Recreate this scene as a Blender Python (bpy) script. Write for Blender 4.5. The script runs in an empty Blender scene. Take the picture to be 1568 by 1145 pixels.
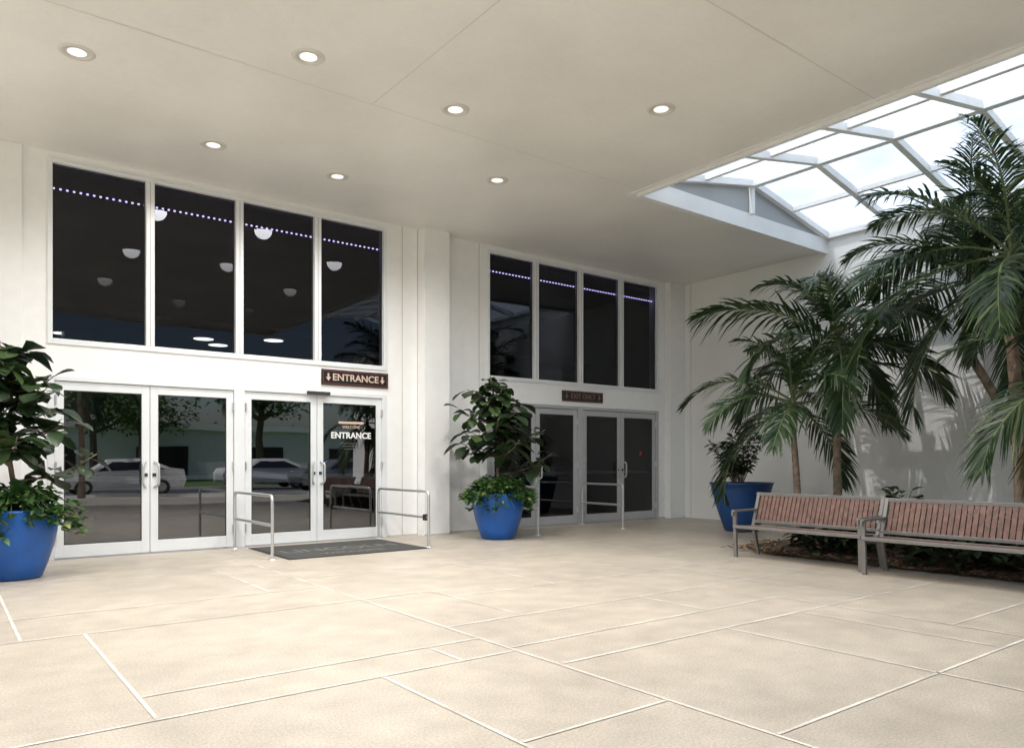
import bpy, math, random
from mathutils import Vector, Matrix
random.seed(7)
S = bpy.context.scene
COL = S.collection

# ------------------------------------------------------------ materials
def nt(name):
    m = bpy.data.materials.new(name); m.use_nodes = True
    n = m.node_tree; b = n.nodes['Principled BSDF']
    return m, n, b
def mat(name, col, rough=0.5, metal=0.0, nscale=0, namt=0.0, bump=0.0, bscale=None, spec=None, nscale2=0, namt2=0.0, nscale3=0, namt3=0.0):
    m, n, b = nt(name)
    b.inputs['Roughness'].default_value = rough
    b.inputs['Metallic'].default_value = metal
    if spec is not None: b.inputs['Specular IOR Level'].default_value = spec
    c = (*col, 1)
    b.inputs['Base Color'].default_value = c
    geo = n.nodes.new('ShaderNodeNewGeometry')
    last = None
    for sc, am in ((nscale, namt), (nscale2, namt2), (nscale3, namt3)):
        if sc:
            t = n.nodes.new('ShaderNodeTexNoise'); t.inputs['Scale'].default_value = sc
            t.inputs['Detail'].default_value = 6
            n.links.new(geo.outputs['Position'], t.inputs['Vector'])
            mr = n.nodes.new('ShaderNodeMapRange')
            mr.inputs['From Min'].default_value = 0.3; mr.inputs['From Max'].default_value = 0.7
            mr.inputs['To Min'].default_value = 1-am; mr.inputs['To Max'].default_value = 1+am*0.6
            n.links.new(t.outputs['Fac'], mr.inputs['Value'])
            vm = n.nodes.new('ShaderNodeVectorMath'); vm.operation = 'SCALE'
            if last is None: vm.inputs[0].default_value = col
            else: n.links.new(last, vm.inputs[0])
            n.links.new(mr.outputs['Result'], vm.inputs['Scale'])
            last = vm.outputs[0]
    if last is not None: n.links.new(last, b.inputs['Base Color'])
    if bump:
        t = n.nodes.new('ShaderNodeTexNoise'); t.inputs['Scale'].default_value = bscale or 60
        t.inputs['Detail'].default_value = 4
        n.links.new(geo.outputs['Position'], t.inputs['Vector'])
        bp = n.nodes.new('ShaderNodeBump'); bp.inputs['Strength'].default_value = bump
        bp.inputs['Distance'].default_value = 0.02
        n.links.new(t.outputs['Fac'], bp.inputs['Height'])
        n.links.new(bp.outputs['Normal'], b.inputs['Normal'])
    return m
def leafmat(name, c0, c1, c2=None, rough=0.4, trans=0.2):
    m, n, b = nt(name)
    g = n.nodes.new('ShaderNodeNewGeometry')
    r = n.nodes.new('ShaderNodeValToRGB')
    r.color_ramp.elements[0].color = (*c0, 1); r.color_ramp.elements[1].color = (*c1, 1)
    if c2:
        r.color_ramp.elements[1].position = 0.85
        e = r.color_ramp.elements.new(1.0); e.color = (*c2, 1)
    n.links.new(g.outputs['Random Per Island'], r.inputs['Fac'])
    n.links.new(r.outputs['Color'], b.inputs['Base Color'])
    b.inputs['Roughness'].default_value = rough
    t = n.nodes.new('ShaderNodeBsdfTranslucent')
    n.links.new(r.outputs['Color'], t.inputs['Color'])
    mx = n.nodes.new('ShaderNodeMixShader'); mx.inputs[0].default_value = trans
    n.links.new(b.outputs[0], mx.inputs[1]); n.links.new(t.outputs[0], mx.inputs[2])
    n.links.new(mx.outputs[0], n.nodes['Material Output'].inputs['Surface'])
    return m
def emis(name, col, st):
    m, n, b = nt(name)
    b.inputs['Base Color'].default_value = (*col, 1)
    b.inputs['Emission Color'].default_value = (*col, 1)
    b.inputs['Emission Strength'].default_value = st
    return m
def glassmat(name, tint, base=0.05, gcol=(0.95,0.97,1)):
    m, n, b = nt(name); n.nodes.remove(b)
    tr = n.nodes.new('ShaderNodeBsdfTransparent'); tr.inputs[0].default_value = (*tint, 1)
    gl = n.nodes.new('ShaderNodeBsdfGlossy'); gl.inputs['Roughness'].default_value = 0.01
    gl.inputs[0].default_value = (*gcol, 1)
    fr = n.nodes.new('ShaderNodeFresnel'); fr.inputs[0].default_value = 1.45
    ad = n.nodes.new('ShaderNodeMath'); ad.operation = 'ADD'; ad.inputs[1].default_value = base; ad.use_clamp = True
    n.links.new(fr.outputs[0], ad.inputs[0])
    mx = n.nodes.new('ShaderNodeMixShader')
    n.links.new(ad.outputs[0], mx.inputs[0]); n.links.new(tr.outputs[0], mx.inputs[1]); n.links.new(gl.outputs[0], mx.inputs[2])
    t = n.nodes.new('ShaderNodeTexNoise'); t.inputs['Scale'].default_value = 0.8
    t.inputs['Detail'].default_value = 0
    g = n.nodes.new('ShaderNodeNewGeometry'); n.links.new(g.outputs['Position'], t.inputs['Vector'])
    bp = n.nodes.new('ShaderNodeBump'); bp.inputs['Strength'].default_value = 0.2; bp.inputs['Distance'].default_value = 0.01
    n.links.new(t.outputs['Fac'], bp.inputs['Height']); n.links.new(bp.outputs[0], gl.inputs['Normal'])
    n.links.new(mx.outputs[0], n.nodes['Material Output'].inputs['Surface'])
    return m

M_wall = mat('white_stucco', (0.89, 0.89, 0.885), 0.7, nscale=0.7, namt=0.05, bump=0.25, bscale=90, nscale2=6, namt2=0.025)
M_wall2 = mat('cream_stucco', (0.88, 0.875, 0.85), 0.75, nscale=0.5, namt=0.05, bump=0.3, bscale=80)
M_ceil = mat('ceiling_plaster', (0.79, 0.785, 0.755), 0.40, nscale=0.45, namt=0.10, bump=0.12, bscale=40, nscale2=14, namt2=0.02)
M_trim = mat('white_trim', (0.82, 0.83, 0.83), 0.5, nscale=3, namt=0.04)
M_seam = mat('ceiling_seam', (0.56, 0.54, 0.50), 0.8)
M_floor = mat('tan_concrete', (0.50, 0.44, 0.362), 0.40, nscale=0.7, namt=0.13, bump=0.22, bscale=130, nscale2=70, namt2=0.28, nscale3=3.5, namt3=0.13)
M_road_side = mat('pale_concrete', (0.62, 0.58, 0.52), 0.8, nscale=0.8, namt=0.10)
M_joint = mat('pale_joint', (0.69, 0.645, 0.57), 0.6, nscale=3, namt=0.32, nscale2=40, namt2=0.15)
M_alu = mat('white_aluminium', (0.80, 0.82, 0.84), 0.35, 0.1, nscale=3, namt=0.04)
M_alu2 = mat('grey_and_shaded_aluminium', (0.50, 0.51, 0.53), 0.35, 0.3, nscale=3, namt=0.05)  # grey fittings; also exit bay doors, with their shade put into the colour
M_steel = mat('brushed_steel', (0.70, 0.70, 0.69), 0.3, 0.8)
M_dark = mat('dark_rubber', (0.03, 0.03, 0.03), 0.6)
M_glass = glassmat('tinted_glass', (0.28, 0.29, 0.31), 0.006, (.88,.91,1.0))
M_glassd = glassmat('door_glass', (0.22, 0.23, 0.24), 0.14)
M_glassx = glassmat('exit_door_glass', (0.22, 0.23, 0.24), 0.02)
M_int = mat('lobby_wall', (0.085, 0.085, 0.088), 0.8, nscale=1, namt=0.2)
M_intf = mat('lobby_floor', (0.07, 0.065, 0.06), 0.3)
M_mat = mat('door_mat_fabric', (0.07, 0.07, 0.068), 0.95, nscale=40, namt=0.3, bump=0.5, bscale=300)
M_matl = mat('mat_lettering', (0.17, 0.165, 0.15), 0.95)
M_blue = mat('blue_glaze', (0.006, 0.095, 0.38), 0.36, nscale=3, namt=0.2, bump=0.15, bscale=25)
M_blued = mat('dark_blue_glaze', (0.007, 0.055, 0.19), 0.4, nscale=3, namt=0.15)
M_soil = mat('soil', (0.05, 0.035, 0.025), 0.95, nscale=20, namt=0.4, bump=1)
M_mulch = mat('mulch', (0.10, 0.068, 0.045), 0.95, nscale=25, namt=0.6, bump=1, bscale=50, nscale2=3, namt2=0.4)
M_bark = mat('palm_bark', (0.28, 0.21, 0.155), 0.85, nscale=12, namt=0.4, bump=0.6, bscale=25)
M_shaft = mat('palm_crownshaft', (0.13, 0.17, 0.07), 0.5, nscale=6, namt=0.25)
M_wood = mat('red_brown_slat', (0.175, 0.094, 0.074), 0.6, nscale=14, namt=0.4)
M_bgrey = mat('bench_grey_metal', (0.20, 0.19, 0.18), 0.45, 0.3, nscale=6, namt=0.1)
M_palm = leafmat('palm_leaflet', (0.016, 0.037, 0.015), (0.045, 0.085, 0.032), (0.16, 0.21, 0.09), 0.34, 0.22)
M_palmy = leafmat('palm_leaflet_yellow', (0.05, 0.08, 0.02), (0.22, 0.20, 0.07), None, 0.45, 0.2)
M_fig = leafmat('fig_leaf', (0.010, 0.024, 0.009), (0.028, 0.053, 0.018), (0.06, 0.10, 0.03), 0.36, 0.10)
M_gc = leafmat('groundcover_leaf', (0.018, 0.065, 0.016), (0.06, 0.14, 0.03), (0.22, 0.27, 0.09), 0.45, 0.22)
M_shrub = leafmat('shrub_leaf', (0.012, 0.026, 0.010), (0.035, 0.058, 0.022), None, 0.4, 0.12)
M_tree = leafmat('tree_leaf', (0.03, 0.07, 0.015), (0.10, 0.19, 0.045), (0.18, 0.27, 0.07), 0.5, 0.35)
M_twig = mat('twig_bark', (0.16, 0.12, 0.085), 0.85, nscale=10, namt=0.3)
M_grass = mat('lawn', (0.10, 0.19, 0.045), 0.9, nscale=0.6, namt=0.3, nscale2=8, namt2=0.3)
M_asph = mat('asphalt', (0.07, 0.07, 0.072), 0.9, nscale=3, namt=0.2)
M_sign = mat('sign_black', (0.012, 0.010, 0.012), 0.35)
M_signe = mat('sign_border', (0.22, 0.05, 0.035), 0.5)
M_text = mat('sign_lettering', (0.66, 0.48, 0.39), 0.5)
M_textd = mat('sign_lettering_dim', (0.22, 0.13, 0.10), 0.5)
M_white = mat('white_vinyl', (0.85, 0.85, 0.85), 0.5)
M_red = mat('red_vinyl', (0.35, 0.04, 0.03), 0.5)
M_led = emis('purple_led', (0.60, 0.50, 1.0), 5)
M_lamp = emis('downlight_lens', (1.0, 0.97, 0.90), 0.8)
M_lampi = emis('lobby_lamp', (1.0, 0.97, 0.93), 7)
M_gable = mat('gable_grey', (0.36, 0.38, 0.39), 0.5, nscale=2, namt=0.06)
M_baff = mat('downlight_ring', (0.62, 0.61, 0.58), 0.4)
M_carp = mat('car_paint', (0.8, 0.8, 0.8), 0.25)
M_cargl = mat('car_glass', (0.02, 0.02, 0.025), 0.1)

def skylmat():
    m, n, b = nt('skylight_panel'); n.nodes.remove(b)
    t = n.nodes.new('ShaderNodeBsdfTranslucent'); t.inputs[0].default_value = (0.80, 0.89, 0.97, 1)
    tr = n.nodes.new('ShaderNodeBsdfTransparent'); tr.inputs[0].default_value = (0.95, 0.97, 1, 1)
    no = n.nodes.new('ShaderNodeTexNoise'); no.inputs['Scale'].default_value = 0.6; no.inputs['Detail'].default_value = 4
    g = n.nodes.new('ShaderNodeNewGeometry'); n.links.new(g.outputs['Position'], no.inputs['Vector'])
    mr = n.nodes.new('ShaderNodeMapRange'); mr.inputs['From Min'].default_value = 0.35; mr.inputs['From Max'].default_value = 0.65
    mr.inputs['To Min'].default_value = 0.18; mr.inputs['To Max'].default_value = 0.50
    n.links.new(no.outputs['Fac'], mr.inputs['Value'])
    mx = n.nodes.new('ShaderNodeMixShader'); n.links.new(mr.outputs[0], mx.inputs[0])
    n.links.new(t.outputs[0], mx.inputs[1]); n.links.new(tr.outputs[0], mx.inputs[2])
    n.links.new(mx.outputs[0], n.nodes['Material Output'].inputs['Surface'])
    return m
M_sky = skylmat()

# ------------------------------------------------------------ mesh helpers
def obj(name, v, f, m, parent=None, smooth=False):
    me = bpy.data.meshes.new(name); me.from_pydata([tuple(p) for p in v], [], f); me.update()
    if m: me.materials.append(m)
    if smooth:
        for p in me.polygons: p.use_smooth = True
    o = bpy.data.objects.new(name, me); COL.objects.link(o)
    if parent: o.parent = parent
    return o
def empty(name, parent=None):
    o = bpy.data.objects.new(name, None); COL.objects.link(o)
    if parent: o.parent = parent
    return o
BF = [(0,3,2,1),(4,5,6,7),(0,1,5,4),(1,2,6,5),(2,3,7,6),(3,0,4,7)]
def boxv(x0,x1,y0,y1,z0,z1):
    return [(x0,y0,z0),(x1,y0,z0),(x1,y1,z0),(x0,y1,z0),(x0,y0,z1),(x1,y0,z1),(x1,y1,z1),(x0,y1,z1)]
def boxes(name, lst, m, parent=None, bevel=0.0):
    v=[]; f=[]
    for b in lst:
        k=len(v); v+=boxv(*b); f+=[tuple(i+k for i in q) for q in BF]
    o = obj(name, v, f, m, parent)
    if bevel:
        md=o.modifiers.new('bevel','BEVEL'); md.width=bevel; md.segments=2
    return o
def beamv(p0,p1,w,h,up=Vector((0,0,1))):
    p0=Vector(p0);p1=Vector(p1);d=(p1-p0).normalized();s=d.cross(up).normalized();u=s.cross(d).normalized()
    v=[]
    for z in (-h/2,h/2):
        for p,a in ((p0,-1),(p1,-1),(p1,1),(p0,1)):
            v.append(p+s*a*w/2+u*z)
    return v
def beams(name, lst, m, parent=None):
    v=[];f=[]
    for b in lst:
        k=len(v); v+=beamv(*b); f+=[tuple(i+k for i in q) for q in BF]
    return obj(name,v,f,m,parent)
def tube_add(v,f,pts,rad,seg=8,cap=True):
    pts=[Vector(p) for p in pts]; k0=len(v)
    for i,p in enumerate(pts):
        d=(pts[min(i+1,len(pts)-1)]-pts[max(i-1,0)]).normalized()
        a=Vector((0,0,1)) if abs(d.z)<0.9 else Vector((1,0,0))
        s=d.cross(a).normalized();u=s.cross(d)
        r=rad[i] if isinstance(rad,(list,tuple)) else rad
        for j in range(seg):
            t=2*math.pi*j/seg
            v.append(p+s*math.cos(t)*r+u*math.sin(t)*r)
    for i in range(len(pts)-1):
        for j in range(seg):
            a=k0+i*seg+j;b=k0+i*seg+(j+1)%seg
            f.append((a,b,b+seg,a+seg))
    if cap:
        f.append(tuple(k0+j for j in range(seg))[::-1]); f.append(tuple(k0+(len(pts)-1)*seg+j for j in range(seg)))
def tube(name,paths,r,m,parent=None,seg=10):
    cu=bpy.data.curves.new(name,'CURVE'); cu.dimensions='3D'; cu.bevel_depth=r; cu.bevel_resolution=3; cu.use_fill_caps=True
    for pts in paths:
        sp=cu.splines.new('POLY'); sp.points.add(len(pts)-1)
        for i,p in enumerate(pts): sp.points[i].co=(*p,1)
    cu.materials.append(m)
    o=bpy.data.objects.new(name,cu); COL.objects.link(o)
    if parent:o.parent=parent
    return o
def rounded(pts,r=0.06,n=5):
    out=[Vector(pts[0])]
    for i in range(1,len(pts)-1):
        p=Vector(pts[i]);a=(Vector(pts[i-1])-p);b=(Vector(pts[i+1])-p)
        q0=p+a.normalized()*min(r,a.length/2);q1=p+b.normalized()*min(r,b.length/2)
        for k in range(n+1):
            t=k/n; out.append(q0*(1-t)**2+p*2*t*(1-t)+q1*t*t)
    out.append(Vector(pts[-1])); return out
def lathe(name,prof,c,m,parent=None,seg=48):
    v=[];f=[]
    for r,z in prof:
        for j in range(seg):
            t=2*math.pi*j/seg; v.append((c[0]+r*math.cos(t),c[1]+r*math.sin(t),c[2]+z))
    for i in range(len(prof)-1):
        for j in range(seg):
            a=i*seg+j;b=i*seg+(j+1)%seg; f.append((a,b,b+seg,a+seg))
    return obj(name,v,f,m,parent,True)
def disc(name,c,r,m,parent=None,seg=32,flip=True):
    v=[(c[0]+r*math.cos(2*math.pi*j/seg),c[1]+r*math.sin(2*math.pi*j/seg),c[2]) for j in range(seg)]
    f=[tuple(range(seg))[::-1] if flip else tuple(range(seg))]
    return obj(name,v,f,m,parent)
def text(name,s,loc,size,m,parent=None,rot=(math.pi/2,0,0),sx=1.0,bold=0.0):
    cu=bpy.data.curves.new(name,'FONT'); cu.body=s; cu.size=size; cu.align_x='CENTER'; cu.align_y='CENTER'
    cu.extrude=0.002; cu.offset=bold; cu.materials.append(m)
    o=bpy.data.objects.new(name,cu); COL.objects.link(o); o.location=loc; o.rotation_euler=rot; o.scale=(sx,1,1)
    if parent:o.parent=parent
    return o
def leaf_add(v,f,p,d,nrm,L,W,droop=0.3,shape='ob',fold=0.15):
    d=Vector(d).normalized(); s=d.cross(nrm)
    if s.length<1e-3: s=d.cross(Vector((1,0,0)))
    s.normalize(); n=s.cross(d).normalized()
    if shape=='ob': prof=[(0,.06),(.15,.22),(.4,.55),(.68,1.0),(.88,.8),(1,.12)]
    elif shape=='ov': prof=[(0,.08),(.25,.85),(.5,1.0),(.78,.6),(1,.05)]
    k=len(v)
    for t,w in prof:
        c=Vector(p)+d*L*t+Vector((0,0,-1))*droop*L*t*t
        wv=s*W*0.5*w
        v.append(c-wv+n*fold*W*w); v.append(c); v.append(c+wv+n*fold*W*w)
    for i in range(len(prof)-1):
        a=k+i*3
        f.append((a,a+1,a+4,a+3)); f.append((a+1,a+2,a+5,a+4))
def rnd(a,b): return random.uniform(a,b)

# ------------------------------------------------------------ dimensions
FY=12.30; CZ=5.74
WX=14.70
obj('ground',[(-400,-400,-0.06),(400,-400,-0.06),(400,400,-0.06),(-400,400,-0.06)],[(0,1,2,3)],M_grass)
boxes('plaza_pavement',[(-26,WX,-5.5,FY,-0.2,0.0)],M_floor)  # extended far left, out of view, to bounce sunlight under the canopy
boxes('road',[(-120,120,-15.5,-8.0,-0.2,-0.056)],M_asph)
boxes('road_centre_line',[(x,x+3,-11.8,-11.68,-0.056,-0.050) for x in range(-60,60,8)],M_white)
boxes('kerb',[(-120,120,-8.0,-7.8,-0.2,0.06),(-120,120,-15.7,-15.5,-0.2,0.06)],M_trim)
boxes('bounce_sidewalk',[(-120,120,-7.8,-5.5,-0.2,-0.02)],M_road_side)  # unseen pale strip, added to bounce more sunlight in

segs=[]
W2=.0115
def lx(x,y0,y1): segs.append((x-W2,x+W2,min(y0,y1),max(y0,y1)))
def ly(y,x0,x1): segs.append((min(x0,x1),max(x0,x1),y-W2,y+W2))
lx(3.40,-3,10.2); ly(4.47,3.42,6.86); ly(3.90,3.42,9.8); ly(4.38,-8,3.38); ly(4.86,.96,3.38)
lx(2.93,4.40,4.84); lx(2.30,-1,4.36); ly(2.93,2.32,3.38); lx(5.25,-1,3.88); ly(2.22,3.42,9.3)
lx(6.35,2.24,3.88); lx(6.88,2.24,4.45); ly(2.80,6.90,9.8); lx(.95,4.40,6.88); ly(6.92,-8,4.2)
lx(.52,6.94,9.6); lx(2.83,7.9,10.1); lx(4.22,5.36,6.9); ly(5.35,3.42,8.6); lx(5.75,4.49,5.33)
ly(8.6,3.42,8.5); lx(5.6,6.5,8.6); ly(6.5,4.24,8.8); lx(7.6,3.92,6.5); ly(1.3,3.42,9.5); lx(-1.6,-3,6.9)
ly(7.9,-8,3.38); ly(10.1,.6,3.9); lx(8.8,3.92,9.6); ly(9.6,7.0,12.0); lx(10.6,8.0,11.5)
jv=[];jf=[]
for x0,x1,y0,y1 in segs:
    k=len(jv); jv+=[(x0,y0,.004),(x1,y0,.004),(x1,y1,.004),(x0,y1,.004)]; jf.append((k,k+1,k+2,k+3))
obj('pavement_joints',jv,jf,M_joint)

# ------------------------------------------------------------ building
bld=empty('entrance_building')
B1=(1.235,6.545); B2=(8.80,13.92)
TZ=6.2
walls=[(-9,B1[0],FY,FY+.3,0,TZ),(B1[1],B2[0],FY,FY+.3,0,TZ),(B2[1],WX,FY,FY+.3,0,TZ)]
for b in (B1,B2):
    walls+=[(b[0],b[1],FY,FY+.3,2.60,3.04),(b[0],b[1],FY,FY+.3,5.65,TZ)]
boxes('facade_wall',walls,M_wall,bld)
boxes('pilaster',[(7.20,7.76,FY-.24,FY,0,CZ),(14.14,WX,FY-.18,FY,0,CZ),(.22,.94,FY-.04,FY,0,CZ)],M_wall,bld,0.008)
boxes('wall_reveal_joint',[(6.86,6.875,FY-.003,FY,0,CZ),(8.60,8.615,FY-.003,FY,0,CZ),(7.185,7.20,FY-.004,FY,0,CZ),(7.76,7.775,FY-.004,FY,0,CZ)],M_seam,bld)
boxes('wall_base_strip',[(6.545,7.185,FY-.006,FY,0,.03),(7.775,8.60,FY-.006,FY,0,.03),(7.20,7.76,FY-.246,FY-.24,0,.03),(13.92,14.14,FY-.006,FY,0,.03)],M_seam,bld)  # thin darker strip along the foot of the walls
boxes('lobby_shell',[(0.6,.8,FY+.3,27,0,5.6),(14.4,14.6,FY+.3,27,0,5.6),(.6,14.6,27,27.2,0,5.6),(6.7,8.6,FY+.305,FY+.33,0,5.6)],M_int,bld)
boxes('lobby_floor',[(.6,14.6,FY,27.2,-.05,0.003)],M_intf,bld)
boxes('lobby_roof',[(-9,WX+.3,FY+.3,27.2,5.6,TZ)],M_int,bld)  # unseen roof slab, added to block the sun; closes the lobby on top
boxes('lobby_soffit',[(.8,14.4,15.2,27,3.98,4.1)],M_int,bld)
for i,(x,y,r) in enumerate([(4.5,16.6,.2),(5.0,17.3,.2),(5.75,15.9,.2),(2.0,17.6,.16),(3.1,18.6,.16),(12.2,19,.12)]):
    disc('lobby_lamp_%d'%i,(x,y,3.97),r,M_lampi,bld)
boxes('lobby_counter',[(3.0,6.2,20,21,0,1.1),(9.4,12.6,19,20,0,1.1),(7.2,7.8,17,17.6,0,3.97),(2.0,2.5,17,17.5,0,3.97)],mat('lobby_counter',(.2,.16,.12),.5),bld)

def window_bay(b):
    x0,x1=b; p=(x1-x0)/4; fr=[]
    y0,y1=FY-.02,FY+.12
    fr+=[(x0,x0+.065,y0,y1,3.04,5.65),(x1-.065,x1,y0,y1,3.04,5.65)]
    fr+=[(x0+.065,x1-.065,y0,y1,3.04,3.12),(x0+.065,x1-.065,y0,y1,5.59,5.65)]
    for i in (1,2,3):
        c=x0+p*i; fr.append((c-.06,c+.06,y0-.004,y1,3.12,5.59))
    boxes('window_frame',fr,M_alu,bld,0.006)
    boxes('mullion_groove',[(x0+p*i-.006,x0+p*i+.006,y0-.0065,y0-.0045,3.13,5.58) for i in (1,2,3)],M_alu2,bld)
    g=[];f=[]
    for i in range(4):
        a=x0+p*i+.06;c=x0+p*(i+1)-.06;k=len(g)
        g+=[(a,FY+.07,3.1),(c,FY+.07,3.1),(c,FY+.07,5.6),(a,FY+.07,5.6)];f.append((k,k+1,k+2,k+3))
    obj('window_glass',g,f,M_glass,bld)
    gk=[]
    for i in range(4):
        a=x0+p*i+(.065 if i==0 else .06);c=x0+p*(i+1)-(.065 if i==3 else .06)
        gk+=[(a,a+.012,FY+.055,FY+.068,3.12,5.59),(c-.012,c,FY+.055,FY+.068,3.12,5.59),(a+.012,c-.012,FY+.055,FY+.068,3.12,3.132),(a+.012,c-.012,FY+.055,FY+.068,5.578,5.59)]
    boxes('window_gasket',gk,M_dark,bld)
    v=[];f=[]
    x=x0+.08
    while x<x1-.08:
        k=len(v); v+=boxv(x,x+.028,FY+.14,FY+.16,5.262,5.284); f+=[tuple(i+k for i in q) for q in BF]; x+=.085
    obj('led_strip',v,f,M_led,bld)
window_bay(B1); window_bay(B2)

def door_bay(b,mt,mtl,mg):
    x0,x1=b; c=(x0+x1)/2
    y0,y1=FY-.01,FY+.13
    fr=[(x0,x0+.09,y0,y1,0,2.60),(x1-.09,x1,y0,y1,0,2.60),(c-.085,c+.085,y0,y1,0,2.60),(x0+.09,c-.085,y0,y1,2.53,2.60),(c+.085,x1-.09,y0,y1,2.53,2.60)]
    boxes('door_frame',fr,mt,bld,0.006)
    boxes('door_threshold',[(x0+.09,c-.085,FY,FY+.2,0,.015),(c+.085,x1-.09,FY,FY+.2,0,.015)],M_alu2,bld)
    for (a,d) in ((x0+.095,c-.09),(c+.09,x1-.095)):
        mid=(a+d)/2
        for side,(l,r) in (('l',(a,mid-.004)),('r',(mid+.004,d))):
            ya,yb=FY+.02,FY+.065
            st=.11
            boxes('door_leaf',[(l,l+st,ya,yb,.02,2.525),(r-st,r,ya,yb,.02,2.525),(l+st,r-st,ya,yb,2.40,2.525),(l+st,r-st,ya,yb,.02,.20)],mtl,bld,0.004)
            obj('door_glass',[(l+st-.01,ya+.02,.19),(r-st+.01,ya+.02,.19),(r-st+.01,ya+.02,2.41),(l+st-.01,ya+.02,2.41)],[(0,1,2,3)],mg,bld)
            boxes('glazing_gasket',[(l+st,l+st+.01,ya+.005,ya+.018,.20,2.40),(r-st-.01,r-st,ya+.005,ya+.018,.20,2.40),(l+st+.01,r-st-.01,ya+.005,ya+.018,.20,.21),(l+st+.01,r-st-.01,ya+.005,ya+.018,2.39,2.40)],M_dark,bld)
            boxes('push_bar',[(l+.05,r-.05,yb+.05,yb+.09,1.10,1.17)],M_alu,bld)
            hx=r-.055 if side=='l' else l+.055
            ox=.05 if side=='l' else -.05
            tube('pull_handle',[rounded([(hx,ya,1.00),(hx-ox,ya-.075,1.03),(hx-ox,ya-.08,1.35),(hx,ya,1.38)],.05)],.017,M_alu2,bld)
            boxes('lock_cylinder',[(hx-.025,hx+.025,ya-.012,ya,1.16,1.21)],M_dark,bld)
            hh=l+.01 if side=='l' else r-.01
            boxes('hinge',[(hh-.012,hh+.012,FY-.022,ya-.001,z,z+.13) for z in (.25,1.25,2.2)],M_steel,bld)
door_bay(B1,M_alu,M_alu,M_glassd); door_bay(B2,M_alu2,M_alu2,M_glassx)  # exit bay gets the darker aluminium, shade painted into its frames
boxes('door_closer',[(5.02,5.42,FY-.07,FY-.012,2.53,2.585)],M_dark,bld)

def arrow(cx,cz,s,m,par,y):
    v=[(cx-s*.12,y,cz+s*.5),(cx+s*.12,y,cz+s*.5),(cx+s*.12,y,cz),(cx+s*.38,y,cz),(cx,y,cz-s*.5),(cx-s*.38,y,cz),(cx-s*.12,y,cz)]
    obj('arrow',v,[(0,1,2,3,4,5,6)],m,par)
def sign(name,x0,x1,z0,z1,s,sz,m,bx):
    e=empty(name)
    boxes('sign_board',[(x0,x1,FY-.03,FY-.002,z0,z1)],M_sign,e,.003)
    t=.010;y0,y1=FY-.033,FY-.0305
    boxes('sign_border',[(x0+.02,x1-.02,y0,y1,z1-.02-t,z1-.02),(x0+.02,x1-.02,y0,y1,z0+.02,z0+.02+t),(x0+.02,x0+.02+t,y0,y1,z0+.02+t,z1-.02-t),(x1-.02-t,x1-.02,y0,y1,z0+.02+t,z1-.02-t)],M_signe,e)
    text('lettering',s,((x0+x1)/2,FY-.034,(z0+z1)/2),sz,m,e,sx=bx,bold=.003)
    for cx in (x0+.12,x1-.12): arrow(cx,(z0+z1)/2,.13,m,e,FY-.0335)
sign('entrance_sign',5.28,6.56,2.715,2.985,'ENTRANCE',.165,M_text,1.05)
sign('exit_sign',10.80,12.02,2.70,2.93,'EXIT ONLY',.15,M_textd,.98)
text('door_lettering','ENTRANCE',(5.86,FY+.034,1.84),.15,M_white,bld,bold=.004)
text('door_lettering_small','WELCOME',(5.86,FY+.034,1.99),.07,M_text,bld)
boxes('door_notice',[(5.62,6.10,FY+.032,FY+.036,2.05,2.09)],M_text,bld)
for i in range(3): boxes('door_notice_line',[(5.64+.04*i,6.08-.04*i,FY+.033,FY+.036,1.70-.05*i,1.708-.05*i)],M_matl,bld)
boxes('door_sticker',[(13.28,13.36,FY+.03,FY+.036,1.52,1.62)],M_red,bld)

rw=empty('courtyard_wall')
boxes('wall',[(WX,WX+.3,-6,FY+.3,0,5.98)],M_wall2,rw)
boxes('corner_bead',[(WX-.003,WX,FY-.36,FY-.345,0,CZ)],M_seam,rw)

# ------------------------------------------------------------ canopy
can=empty('entrance_canopy')
OX=9.10; OY=8.40; ST=5.98
boxes('canopy_slab',[(-3,OX,-.2,OY,CZ,ST),(-3,WX,OY,FY,CZ,ST)],M_ceil,can)
boxes('canopy_fascia',[(-3.12,-3.0,-.32,FY,5.6,6.3),(-3.0,OX,-.32,-.2,5.6,6.3)],M_trim,can)
sv=[(4.216,4.224,-.2,8.3),(-3,OX,8.296,8.304),(-3,OX,4.496,4.504),(-3.,OX-.2,1.0,1.01)]
v=[];f=[]
for x0,x1,y0,y1 in sv:
    k=len(v); v+=[(x0,y0,CZ-.003),(x1,y0,CZ-.003),(x1,y1,CZ-.003),(x0,y1,CZ-.003)]; f.append((k,k+3,k+2,k+1))
obj('ceiling_seams',v,f,M_seam,can)
boxes('opening_edge_bead',[(OX-.16,OX-.13,-.2,OY+.16,CZ-.016,CZ-.002),(OX-.13,WX,OY+.13,OY+.16,CZ-.016,CZ-.002)],M_trim,can)
boxes('opening_trim',[(OX-.05,OX+.015,-.2,OY-.015,CZ-.05,ST+.01),(OX-.05,WX,OY-.015,OY+.05,CZ-.05,ST+.01)],M_trim,can)
lathe('canopy_column',[(.3,0),(.3,5.74)],(-2.4,.5,0),M_wall,can)
lathe('canopy_column_1',[(.3,0),(.3,5.74)],(-2.4,6.5,0),M_wall,can)

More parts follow.
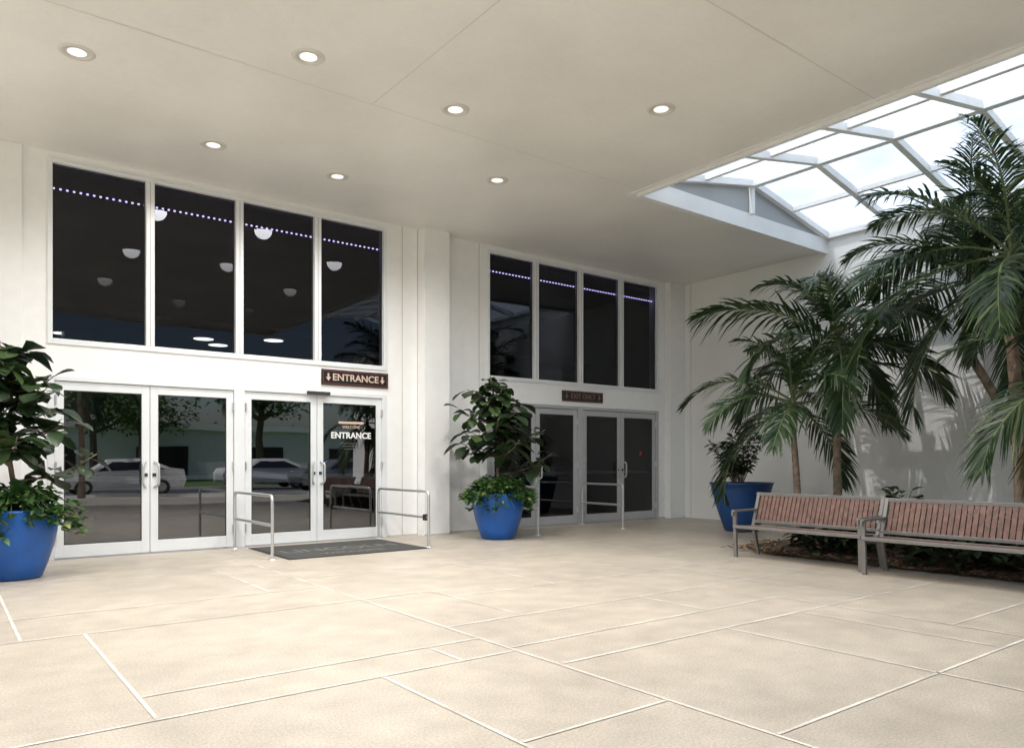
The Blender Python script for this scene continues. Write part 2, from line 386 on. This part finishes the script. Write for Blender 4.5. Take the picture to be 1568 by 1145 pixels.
sk=empty('glass_skylight')
RX=12.05; RZ=6.55; EZ=6.02
Y0,Y1=-.2,OY
def slopeL(t): return (OX+(RX-OX)*t, EZ+(RZ-EZ)*t)
def slopeR(t): return (WX+(RX-WX)*t, EZ+(RZ-EZ)*t)
obj('skylight_panels',[(OX,Y0,EZ+.08),(RX,Y0,RZ+.08),(RX,Y1,RZ+.08),(OX,Y1,EZ+.08),(WX,Y0,EZ+.08),(WX,Y1,EZ+.08)],[(0,1,2,3),(1,4,5,2)],M_sky,sk)
bl=[]
y=Y1-.05
ys=[]
while y>Y0: ys.append(y); y-=1.28
for y in ys:
    bl.append(((OX,y,EZ),(RX,y,RZ),.10,.12)); bl.append(((RX,y,RZ),(WX,y,EZ),.10,.12))
beams('rafters',bl,M_trim,sk)
bl=[((RX,Y0,RZ-.015),(RX,Y1,RZ-.015),.13,.13)]
for fn in (slopeL,slopeR):
    x,z=fn(.52); bl.append(((x,Y0,z+.01),(x,Y1,z+.01),.08,.08))
    x,z=fn(.02); bl.append(((x,Y0,z),(x,Y1,z),.10,.10))
beams('purlins',bl,M_trim,sk)
obj('gable_infill',[(OX,Y1+.02,ST-.02),(WX,Y1+.02,ST-.02),(WX,Y1+.02,EZ),(RX,Y1+.02,RZ),(OX,Y1+.02,EZ)],[(0,1,2,3,4)],M_gable,sk)
beams('gable_post',[((RX,Y1-.03,ST),(RX,Y1-.03,RZ-.06),.08,.08,Vector((0,1,0)))],M_trim,sk)

pos=[(1.19,9.15),(3.18,7.74),(5.10,7.80),(7.11,6.24),(3.03,10.70),(4.87,10.73),(6.90,9.37),(1.2,6.2),(3.2,4.7),(5.2,3.2),(7.1,3.1),(-.8,7.7),(-.8,4.7),(1.2,3.2)]
for x,y in pos:
    e=empty('recessed_downlight')
    lathe('trim_ring',[(.115,-.004),(.12,-.016),(.165,-.012),(.178,0)],(x,y,CZ),M_baff,e,32)
    lathe('baffle',[(.115,-.004),(.088,-.002)],(x,y,CZ-.002),M_baff,e,32)
    disc('lens',(x,y,CZ-.005),.09,M_lamp,e)
    L=bpy.data.lights.new('lamp','SPOT'); L.energy=465; L.spot_size=math.radians(160); L.spot_blend=1; L.shadow_soft_size=.16; L.color=(1,.98,.94)
    lo=bpy.data.objects.new('lamp',L); COL.objects.link(lo); lo.location=(x,y,CZ-.03); lo.parent=e

# ------------------------------------------------------------ mat and rails
mt=empty('door_mat')
boxes('mat_body',[(4.0,6.2,10.35,12.0,.001,.014)],M_mat,mt,.004)
boxes('mat_edge',[(3.95,6.25,10.30,10.35,.001,.009),(3.95,6.25,12.0,12.05,.001,.009),(3.95,4.0,10.35,12.0,.001,.009),(6.2,6.25,10.35,12.0,.001,.009)],M_dark,mt)
text('mat_lettering','LINCOLN',(5.1,11.1,.0145),.5,M_matl,mt,rot=(0,0,0),sx=.9)
text('mat_lettering_small','WELCOME',(5.1,10.62,.0145),.22,M_matl,mt,rot=(0,0,0))
def rail(x,yo,top=.90):
    e=empty('door_guard_rail')
    yi=FY-.12
    tube('rail_loop',[rounded([(x,yi,0),(x,yi,top),(x,yo,top),(x,yo,0)],.09),[(x,yi,.48),(x,yo,.48)]],.023,M_steel,e)
    lathe('base_plate',[(.0,.014),(.06,.014),(.065,.0)],(x,yo,0),M_steel,e,20)
    lathe('base_plate_2',[(.0,.014),(.06,.014),(.065,.0)],(x,yi,0),M_steel,e,20)
    return e
rail(3.78,10.5); r=rail(6.32,10.45); rail(8.98,10.9); rail(11.3,10.95)
boxes('door_operator_button',[(6.28,6.36,10.50,10.58,.43,.53)],M_dark,r,.008)

# ------------------------------------------------------------ planters
POT=[(.0,.0),(.27,.0),(.30,.02),(.36,.18),(.42,.38),(.455,.56),(.465,.68),(.45,.76),(.455,.80),(.445,.825),(.41,.825),(.40,.77)]
POT2=[(.0,.0),(.30,.0),(.33,.02),(.41,.25),(.50,.52),(.57,.80),(.60,.93),(.62,.94),(.62,.965),(.57,.965),(.55,.90)]
def fig(c,z0,ztop,spread,seed,name_parent):
    random.seed(seed)
    v=[];f=[];lv=[];lf=[]
    H=ztop-z0
    stems=[]
    main=[Vector((c[0],c[1],z0-.1))]
    for i in range(1,9):
        t=i/8; main.append(Vector((c[0]+rnd(-.06,.06)-.10*t,c[1]+rnd(-.05,.05),z0+H*.90*t)))
    tube_add(v,f,main,[.03-.0025*i for i in range(9)],7); stems.append((main,.2))
    tube_add(v,f,[(c[0]+.03,c[1],.76),(c[0],c[1],z0-.08)],[.034,.031],7)
    for i in range(17):
        t=(i+.5)/17*.85+.05; b=main[int(t*8)]
        a=i*2.4+rnd(-.3,.3)
        L=spread*rnd(.55,.95)*(1.18-.80*t)
        br=[b]
        for k in range(1,6):
            s=k/5; br.append(b+Vector((math.cos(a)*L*s,math.sin(a)*L*s,L*.35*s*s+rnd(-.02,.02))))
        tube_add(v,f,br,[.016-.002*k for k in range(6)],6); stems.append((br,0))
    obj('stem',v,f,M_twig,name_parent,True)
    for pts,st in stems:
        n=int(30 if st else 15)
        for i in range(n):
            t=st+(1-st)*(i+rnd(0,1))/n; t=min(t,.999)
            if not st: t=.2+.8*t
            k=t*(len(pts)-1); k0=int(k); p=pts[k0].lerp(pts[min(k0+1,len(pts)-1)],k-k0)
            a=i*2.4+rnd(-.4,.4); el=rnd(-.35,.7)
            d=Vector((math.cos(a)*math.cos(el),math.sin(a)*math.cos(el),math.sin(el)))
            L=rnd(.22,.36)
            leaf_add(lv,lf,p,d,Vector((rnd(-.4,.4),rnd(-.4,.4),1)),L,L*rnd(.62,.78),rnd(.15,.7),'ob',rnd(.05,.25))
    obj('leaves',lv,lf,M_fig,name_parent,True)
def spill(c,z0,R,n,m,par,seed,sz=(.07,.13)):
    random.seed(seed); lv=[];lf=[];v=[];f=[]
    for i in range(n):
        a=rnd(0,2*math.pi); ext=1.30+.25*math.sin(a*3+seed)+.12*math.sin(a*7+seed)
        r=R*math.sqrt(rnd(0,1))*ext
        z=z0+ .28*(1-(r/(R*1.6))**2)*rnd(.2,1)+rnd(0,.05)+.05*math.sin(a*5+seed)
        if r>R*.95: z=z0-rnd(-.12,.30)*(.6+.4*math.sin(a*4+seed))
        p=Vector((c[0]+r*math.cos(a),c[1]+r*math.sin(a),z))
        el=rnd(-.5,.9); aa=a+rnd(-1.2,1.2)
        d=Vector((math.cos(aa)*math.cos(el),math.sin(aa)*math.cos(el),math.sin(el)))
        L=rnd(*sz); leaf_add(lv,lf,p,d,Vector((rnd(-.6,.6),rnd(-.6,.6),1)),L,L*rnd(.55,.8),rnd(0,.5),'ov',.12)
    for i in range(30):
        a=rnd(0,2*math.pi); b=Vector((c[0],c[1],z0))
        e=b+Vector((math.cos(a)*R*1.25,math.sin(a)*R*1.25,rnd(-.25,.15)))
        m1=(b+e)/2+Vector((0,0,.22)); tube_add(v,f,[b,m1,e],[.006,.005,.003],4)
    obj('groundcover_stems',v,f,M_shaft,par); obj('groundcover',lv,lf,m,par,True)
def planter(c,seed,ztop,spread=.95):
    e=empty('potted_fig_tree')
    lathe('pot',POT,(c[0],c[1],0),M_blue,e); disc('soil',(c[0],c[1],.775),.42,M_soil,e,flip=False)
    spill(c,.80,.46,1400,M_gc,e,seed)
    fig(c,1.25,ztop,spread,seed+1,e)
planter((.73,10.72),3,3.0,.95)
planter((8.03,10.88),11,3.1,1.10)

e=empty('potted_ficus_shrub'); c=(12.75,9.1)
lathe('pot',POT2,(c[0],c[1],0),M_blued,e); disc('soil',(c[0],c[1],.90),.56,M_soil,e,flip=False)
random.seed(21); v=[];f=[];lv=[];lf=[]
for i in range(18):
    a=rnd(0,6.28); L=rnd(.5,1.25); lean=rnd(.1,.55)
    pts=[Vector((c[0]-.1+rnd(-.08,.08),c[1]+rnd(-.08,.08),.88))]
    for k in range(1,7):
        s=k/6; pts.append(pts[0]+Vector((math.cos(a)*lean*s,math.sin(a)*lean*s,L*s))+Vector((rnd(-.02,.02),rnd(-.02,.02),0)))
    tube_add(v,f,pts,[.014-.0017*k for k in range(7)],5)
    for k in range(40):
        t=rnd(.3,1)*6; k0=min(int(t),5); p=pts[k0].lerp(pts[k0+1],t-k0)
        aa=rnd(0,6.28); el=rnd(-.4,.8); d=Vector((math.cos(aa)*math.cos(el),math.sin(aa)*math.cos(el),math.sin(el)))
        Lf=rnd(.10,.18); leaf_add(lv,lf,p,d,Vector((rnd(-.5,.5),rnd(-.5,.5),1)),Lf,Lf*.5,rnd(0,.4),'ov',.15)
obj('stems',v,f,M_twig,e,True); obj('leaves',lv,lf,M_shrub,e,True)

# ------------------------------------------------------------ planting bed
random.seed(5)
nx,ny=48,90; v=[];f=[]
bx0,bx1,by0,by1=9.85,WX,-.5,7.55
for i in range(nx+1):
    for j in range(ny+1):
        x=bx0+(bx1-bx0)*i/nx; y=by0+(by1-by0)*j/ny
        if i<10:
            lim=by1-1.0*(1-i/10)**2
            y=by0+(lim-by0)*j/ny
        ed=min(i,nx)/6; h=.012+.07*min(1,ed,(ny-j)/6)+rnd(-.008,.014)
        v.append((x+rnd(-.015,.015),y+rnd(-.015,.015),h))
for i in range(nx):
    for j in range(ny):
        a=i*(ny+1)+j; f.append((a,a+ny+1,a+ny+2,a+1))
obj('mulch_bed',v,f,M_mulch)
lv=[];lf=[]
for i in range(1500):
    x=9.75+abs(random.gauss(0,.55)); y=rnd(1.5,7.3); L=rnd(.04,.11)
    a=rnd(0,6.28); leaf_add(lv,lf,(x,y,.095 if x>10.3 else .05),(math.cos(a),math.sin(a),rnd(-.1,.5)),Vector((rnd(-.6,.6),rnd(-.6,.6),1)),L,L*.4,.1,'ov',.2)
obj('leaf_litter',lv,lf,leafmat('dry_leaf',(.08,.045,.025),(.24,.15,.08),(.42,.32,.17),.8,.1))
def clump(cx,cy,h,R,n,seed,m,name='low_shrub'):
    random.seed(seed); lv=[];lf=[];v=[];f=[]
    e=empty(name)
    for i in range(n):
        a=rnd(0,6.28); r=R*rnd(0,1)**.6; z=.06+h*rnd(.1,1)*(1-(r/R)**2*.5)
        p=Vector((cx+r*math.cos(a),cy+r*math.sin(a),z)); aa=a+rnd(-1,1); el=rnd(-.2,1)
        L=rnd(.14,.26)
        leaf_add(lv,lf,p,(math.cos(aa)*math.cos(el),math.sin(aa)*math.cos(el),math.sin(el)),Vector((rnd(-.4,.4),rnd(-.4,.4),1)),L,L*.6,rnd(.1,.5),'ov',.1)
        if i%6==0: tube_add(v,f,[(cx+rnd(-.1,.1),cy+rnd(-.1,.1),.04),p],[.008,.005],4)
    obj('stems',v,f,M_twig,e); obj('leaves',lv,lf,m,e,True)
clump(10.95,5.15,.95,.6,300,31,M_shrub); clump(10.5,4.2,.6,.6,300,32,M_shrub); clump(10.5,3.2,.6,.65,300,33,M_shrub)
clump(10.65,6.0,.5,.5,280,34,M_shrub); clump(10.7,2.2,.6,.6,240,35,M_shrub); clump(12.2,4.4,.7,.8,260,36,M_shrub)

# ------------------------------------------------------------ palms
def palm(base,ztr,zc,L,n,seed,tr=.07,lean=(0,0),yellow=0,emin=-25,emax=82,lw=.036):
    random.seed(seed)
    e=empty('palm_tree')
    bx,by=base; v=[];f=[]
    pts=[];rad=[]
    N=30
    for i in range(N+1):
        t=i/N; pts.append((bx+lean[0]*t*t,by+lean[1]*t*t,ztr*t)); rad.append(tr*(1.35-.35*min(1,t*4))*(1-.2*t)*(1.05 if i%2 else .98))
    tube_add(v,f,pts,rad,14); obj('trunk',v,f,M_bark,e,True)
    tx,ty=bx+lean[0],by+lean[1]
    v=[];f=[]
    cs=[(tx,ty,ztr-.02),(tx,ty,ztr+(zc-ztr)*.2),(tx,ty,ztr+(zc-ztr)*.6),(tx,ty,zc)]
    tube_add(v,f,cs,[tr*.85,tr*1.15,tr*.95,tr*.5],14); obj('crownshaft',v,f,M_shaft,e,True)
    rv=[];rf=[];lv=[];lf=[];yv=[];yf=[]
    for i in range(n):
        q=i/(n-1)
        az=i*2.39996+rnd(-.25,.25)
        el0=math.radians(emax+(emin-emax)*q**1.1+rnd(-8,8)); LL=L*rnd(.85,1.1)*(1 if q>.1 else .75)
        bend=math.radians(rnd(65,105))*(1.0-.25*q)
        K=14; p=Vector((tx,ty,zc-.12+.10*(1-q))); P=[p.copy()];T=[]
        wob=rnd(-.35,.35)
        for k in range(K):
            s=k/K; el=el0-bend*s**1.35; a2=az+wob*s
            d=Vector((math.cos(a2)*math.cos(el),math.sin(a2)*math.cos(el),math.sin(el)))
            p=p+d*LL/K
            if p.x>WX-.08: p.x=WX-.08
            P.append(p.copy()); T.append(d)
        T.append(T[-1])
        tube_add(rv,rf,P,[.020*(1-.85*k/K)+.002 for k in range(K+1)],5,False)
        tgt=(yv,yf) if (yellow and q>1-yellow) else (lv,lf)
        V,F=tgt
        M=int(44*L/2)
        twist=rnd(-.5,.5)
        for j in range(M):
            s=.14+.86*(j+.5)/M; k=s*K; k0=min(int(k),K-1); c=P[k0].lerp(P[k0+1],k-k0); d=T[k0]
            side=Vector((-math.sin(az+wob*s),math.cos(az+wob*s),0)); up=side.cross(d)*-1
            if up.z<0 and abs(up.z)>.2: up=-up
            side=(side*math.cos(twist)+up*math.sin(twist)).normalized()
            up=side.cross(d)
            if up.z<0: up=-up
            ll=LL*.29*(math.sin(math.pi*min(1,.18+s*.80))**.6)*rnd(.85,1.08)
            for sg in (-1,1):
                ang=.95-.55*s+rnd(-.10,.10)
                dd=(d*math.cos(ang)+side*sg*math.sin(ang)+up*rnd(.08,.45)).normalized()
                wv=(d-dd*d.dot(dd)).normalized()*lw*.5
                g=rnd(.2,.75); kk=len(V)
                for t,w in ((0,.45),(.35,1),(.7,.75),(1,.08)):
                    cc=c+dd*ll*t+Vector((0,0,-1))*g*ll*t*t
                    if cc.x>WX-.02: cc.x=WX-.02
                    V.append(cc-wv*w);V.append(cc+wv*w)
                for t in range(3):
                    a=kk+2*t; F.append((a,a+1,a+3,a+2))
    obj('frond_stems',rv,rf,M_shaft,e,True); obj('leaflets',lv,lf,M_palm,e)
    if yv: obj('dry_leaflets',yv,yf,M_palmy,e)
palm((11.45,7.05),1.85,2.45,1.95,15,41,.062,(-.08,.05))
palm((12.15,6.75),2.2,3.55,2.35,14,47,.075,(.05,.05),emin=-30,lw=.046)
palm((13.9,4.4),3.1,4.35,2.4,16,52,.08,(-.90,.65),emin=-20)
palm((11.35,3.75),3.1,4.2,2.35,22,60,.09,(-.05,.12),emin=-45)
palm((11.0,2.6),1.7,2.7,2.1,14,66,.09,(0,.1),yellow=.3,emin=-55)
palm((13.9,3.6),3.4,4.6,2.4,14,71,.09)
palm((13.4,1.5),3.0,4.2,2.3,12,77,.09)
# street-side palms, reflected in the door glass
palm((4.2,-6.6),3.4,4.3,2.1,12,81,.11); palm((9.6,-6.7),3.8,4.8,2.1,12,82,.11); palm((2.2,-17.2),4.4,5.4,2.3,12,83,.12)

# ------------------------------------------------------------ benches
def bench(y0,y1,X=9.22):
    e=empty('park_bench')
    zs=.45
    v=[];f=[]
    n=27; w=(y1-y0-.16)/n
    def add(p0,p1,ww,hh,up=Vector((0,0,1))):
        k=len(v); v.extend(beamv(p0,p1,ww,hh,up)); f.extend([tuple(i+k for i in q) for q in BF])
    for i in range(n):
        y=y0+.08+w*(i+.5)
        add((X+.03,y,zs),(X+.42,y,zs-.015),w*.80,.02)
        add((X+.475,y,zs+.07),(X+.60,y,.885),w*.80,.018,Vector((0,1,0)).cross(Vector((.125,0,.4))).normalized())
    obj('slats',v,f,M_wood,e)
    v=[];f=[]
    for (p0,p1,a,b) in [((X,y0+.02,zs-.005),(X,y1-.02,zs-.005),.05,.045),((X+.44,y0+.02,zs-.02),(X+.44,y1-.02,zs-.02),.04,.04),
                        ((X+.465,y0+.02,zs+.05),(X+.465,y1-.02,zs+.05),.035,.045),((X+.605,y0+.0,.90),(X+.605,y1-.0,.90),.04,.05),
                        ((X+.56,y0+.06,.68),(X+.56,y1-.06,.68),.012,.02)]:
        add(p0,p1,a,b)
    for y in (y0+.04,y1-.04):
        add((X+.03,y,0),(X+.0,y,.66),.045,.05,Vector((0,1,0)))
        add((X+.58,y,0),(X+.45,y,.42),.045,.05,Vector((0,1,0)))
        add((X+.45,y,.42),(X+.61,y,.92),.045,.05,Vector((0,1,0)))
        add((X+.03,y,.41),(X+.46,y,.39),.045,.05)
        add((X-.04,y,.67),(X+.53,y,.675),.055,.03)
        add((X-.04,y,.665),(X-.035,y,.60),.055,.03,Vector((0,1,0)))
    add((X+.22,y0+.06,.415),(X+.22,y1-.06,.415),.04,.03)
    o=obj('frame',v,f,M_bgrey,e); md=o.modifiers.new('b','BEVEL'); md.width=.006; md.segments=2
bench(4.78,6.72,9.20); bench(2.80,4.72,9.02)

# ------------------------------------------------------------ street side (behind the camera, seen in the glass)
def tree_mesh(seed):
    random.seed(seed); v=[];f=[]; lv=[];lf=[]
    H=rnd(3.0,3.8)
    tr=[Vector((0,0,-.1)),Vector((.1,0,1.2)),Vector((.05,.1,2.2)),Vector((.1,0,H))]
    tube_add(v,f,tr,[.26,.2,.17,.14],10)
    tips=[]
    for i in range(8):
        a=i*2.4; L=rnd(1.6,2.8); el=rnd(.3,1.1)
        pts=[tr[3] if i%2 else tr[2].lerp(tr[3],.6)]
        for k in range(1,5):
            pts.append(pts[0]+Vector((math.cos(a)*math.cos(el),math.sin(a)*math.cos(el),math.sin(el)))*L*k/4+Vector((rnd(-.15,.15),rnd(-.15,.15),0)))
        tube_add(v,f,pts,[.10,.08,.06,.04,.02],6); tips+=pts[2:]
    for t in tips:
        for q in range(4):
            c=t+Vector((rnd(-.9,.9),rnd(-.9,.9),rnd(-.5,.8)))
            for j in range(20):
                p=c+Vector((random.gauss(0,.32),random.gauss(0,.32),random.gauss(0,.24)))
                a=rnd(0,6.28); leaf_add(lv,lf,p,(math.cos(a),math.sin(a),rnd(-.5,.5)),Vector((rnd(-1,1),rnd(-1,1),1)),.24,.14,.2,'ov',.1)
    def mk(n,v,f,m):
        me=bpy.data.meshes.new(n); me.from_pydata([tuple(p) for p in v],[],f); me.materials.append(m); return me
    return mk('tree_trunk',v,f,M_twig),mk('tree_crown',lv,lf,M_tree)
tm=[tree_mesh(s) for s in (1,2)]
random.seed(9)
for i,(x,y) in enumerate([(6.5,-19),(16,-22),(24,-19),(-5,-22),(11,-30),(34,-20)]):
    e=empty('shade_tree'); e.location=(x,y,0); e.rotation_euler=(0,0,rnd(0,6)); s=rnd(.9,1.3); e.scale=(s,s,s)
    for n,me in zip(('trunk','crown'),tm[i%2]):
        o=bpy.data.objects.new(n,me); COL.objects.link(o); o.parent=e
b=empty('distant_building')
boxes('walls',[(-40,70,-42,-32,0,3.6)],M_trim,b)
boxes('windows',[(x,x+3.2,-31.98,-31.9,.3,2.4) for x in range(-38,68,7)],M_cargl,b)
boxes('parapet',[(-40.3,70.3,-42,-31.7,3.6,4.0)],M_trim,b)
def car(x,y,m):
    e=empty('parked_car')
    prof=[(-2.2,.35),(-2.25,.7),(-2.1,.92),(-1.0,1.0),(-.35,1.42),(.9,1.45),(1.75,1.05),(2.2,.98),(2.28,.6),(2.2,.35)]
    wid=[.85,.9,.88,.84,.66,.66,.82,.86,.88,.85]
    v=[];f=[]
    for (px,pz),w in zip(prof,wid): v+=[(x+px,y-w,pz),(x+px,y+w,pz)]
    n=len(prof)
    for i in range(n): a=2*i;c=2*((i+1)%n); f.append((a,a+1,c+1,c))
    f.append(tuple(2*i for i in range(n))[::-1]); f.append(tuple(2*i+1 for i in range(n)))
    o=obj('body',v,f,m,e); md=o.modifiers.new('b','BEVEL'); md.width=.06; md.segments=3
    for sg in (-1,1):
        obj('side_window',[(x-.9,y+sg*.865,1.0),(x+1.6,y+sg*.855,1.04),(x+.85,y+sg*.69,1.38),(x-.32,y+sg*.69,1.36)],[(0,1,2,3)],M_cargl,e)
        for wx in (-1.4,1.4):
            v=[];f=[]; tube_add(v,f,[(x+wx,y+sg*.72,.32),(x+wx,y+sg*.93,.32)],[.33,.33],20); obj('wheel',v,f,M_dark,e)
            v=[];f=[]; tube_add(v,f,[(x+wx,y+sg*.93,.32),(x+wx,y+sg*.945,.32)],[.2,.17],16); obj('hub',v,f,M_steel,e)
car(5.9,-9.2,M_carp); car(15.5,-9.2,mat('grey_car_paint',(.25,.26,.28),.25,.4)); car(13.5,-14.2,M_carp)

# ------------------------------------------------------------ light
az=Vector((-.97,.24)).normalized(); el=math.radians(62)
sd=Vector((az.x*math.cos(el),az.y*math.cos(el),math.sin(el)))
sun=bpy.data.lights.new('sun','SUN'); sun.energy=5; sun.angle=math.radians(.5); sun.color=(1,.97,.92)
so=bpy.data.objects.new('sun',sun); COL.objects.link(so); so.rotation_euler=sd.to_track_quat('Z','Y').to_euler(); so.location=(-20,-20,30)
w=bpy.data.worlds.new('World'); S.world=w; w.use_nodes=True
n=w.node_tree; bg=n.nodes['Background']; st=n.nodes.new('ShaderNodeTexSky'); st.sky_type='NISHITA'; st.sun_disc=False
st.sun_elevation=el; st.sun_rotation=math.atan2(sd.x,sd.y)%(2*math.pi); st.air_density=1.0; st.dust_density=2.5
n.links.new(st.outputs[0],bg.inputs[0]); bg.inputs[1].default_value=.15

cam=bpy.data.cameras.new('camera'); co=bpy.data.objects.new('camera',cam); COL.objects.link(co); S.camera=co
co.location=(0,0,1.4); co.rotation_euler=(math.pi/2,0,-math.atan2(.6088,.7935))
cam.sensor_width=36; cam.lens=26.4; cam.shift_y=.0845; cam.clip_end=1500
S.view_settings.view_transform='Standard'; S.view_settings.look='None'; S.view_settings.exposure=0
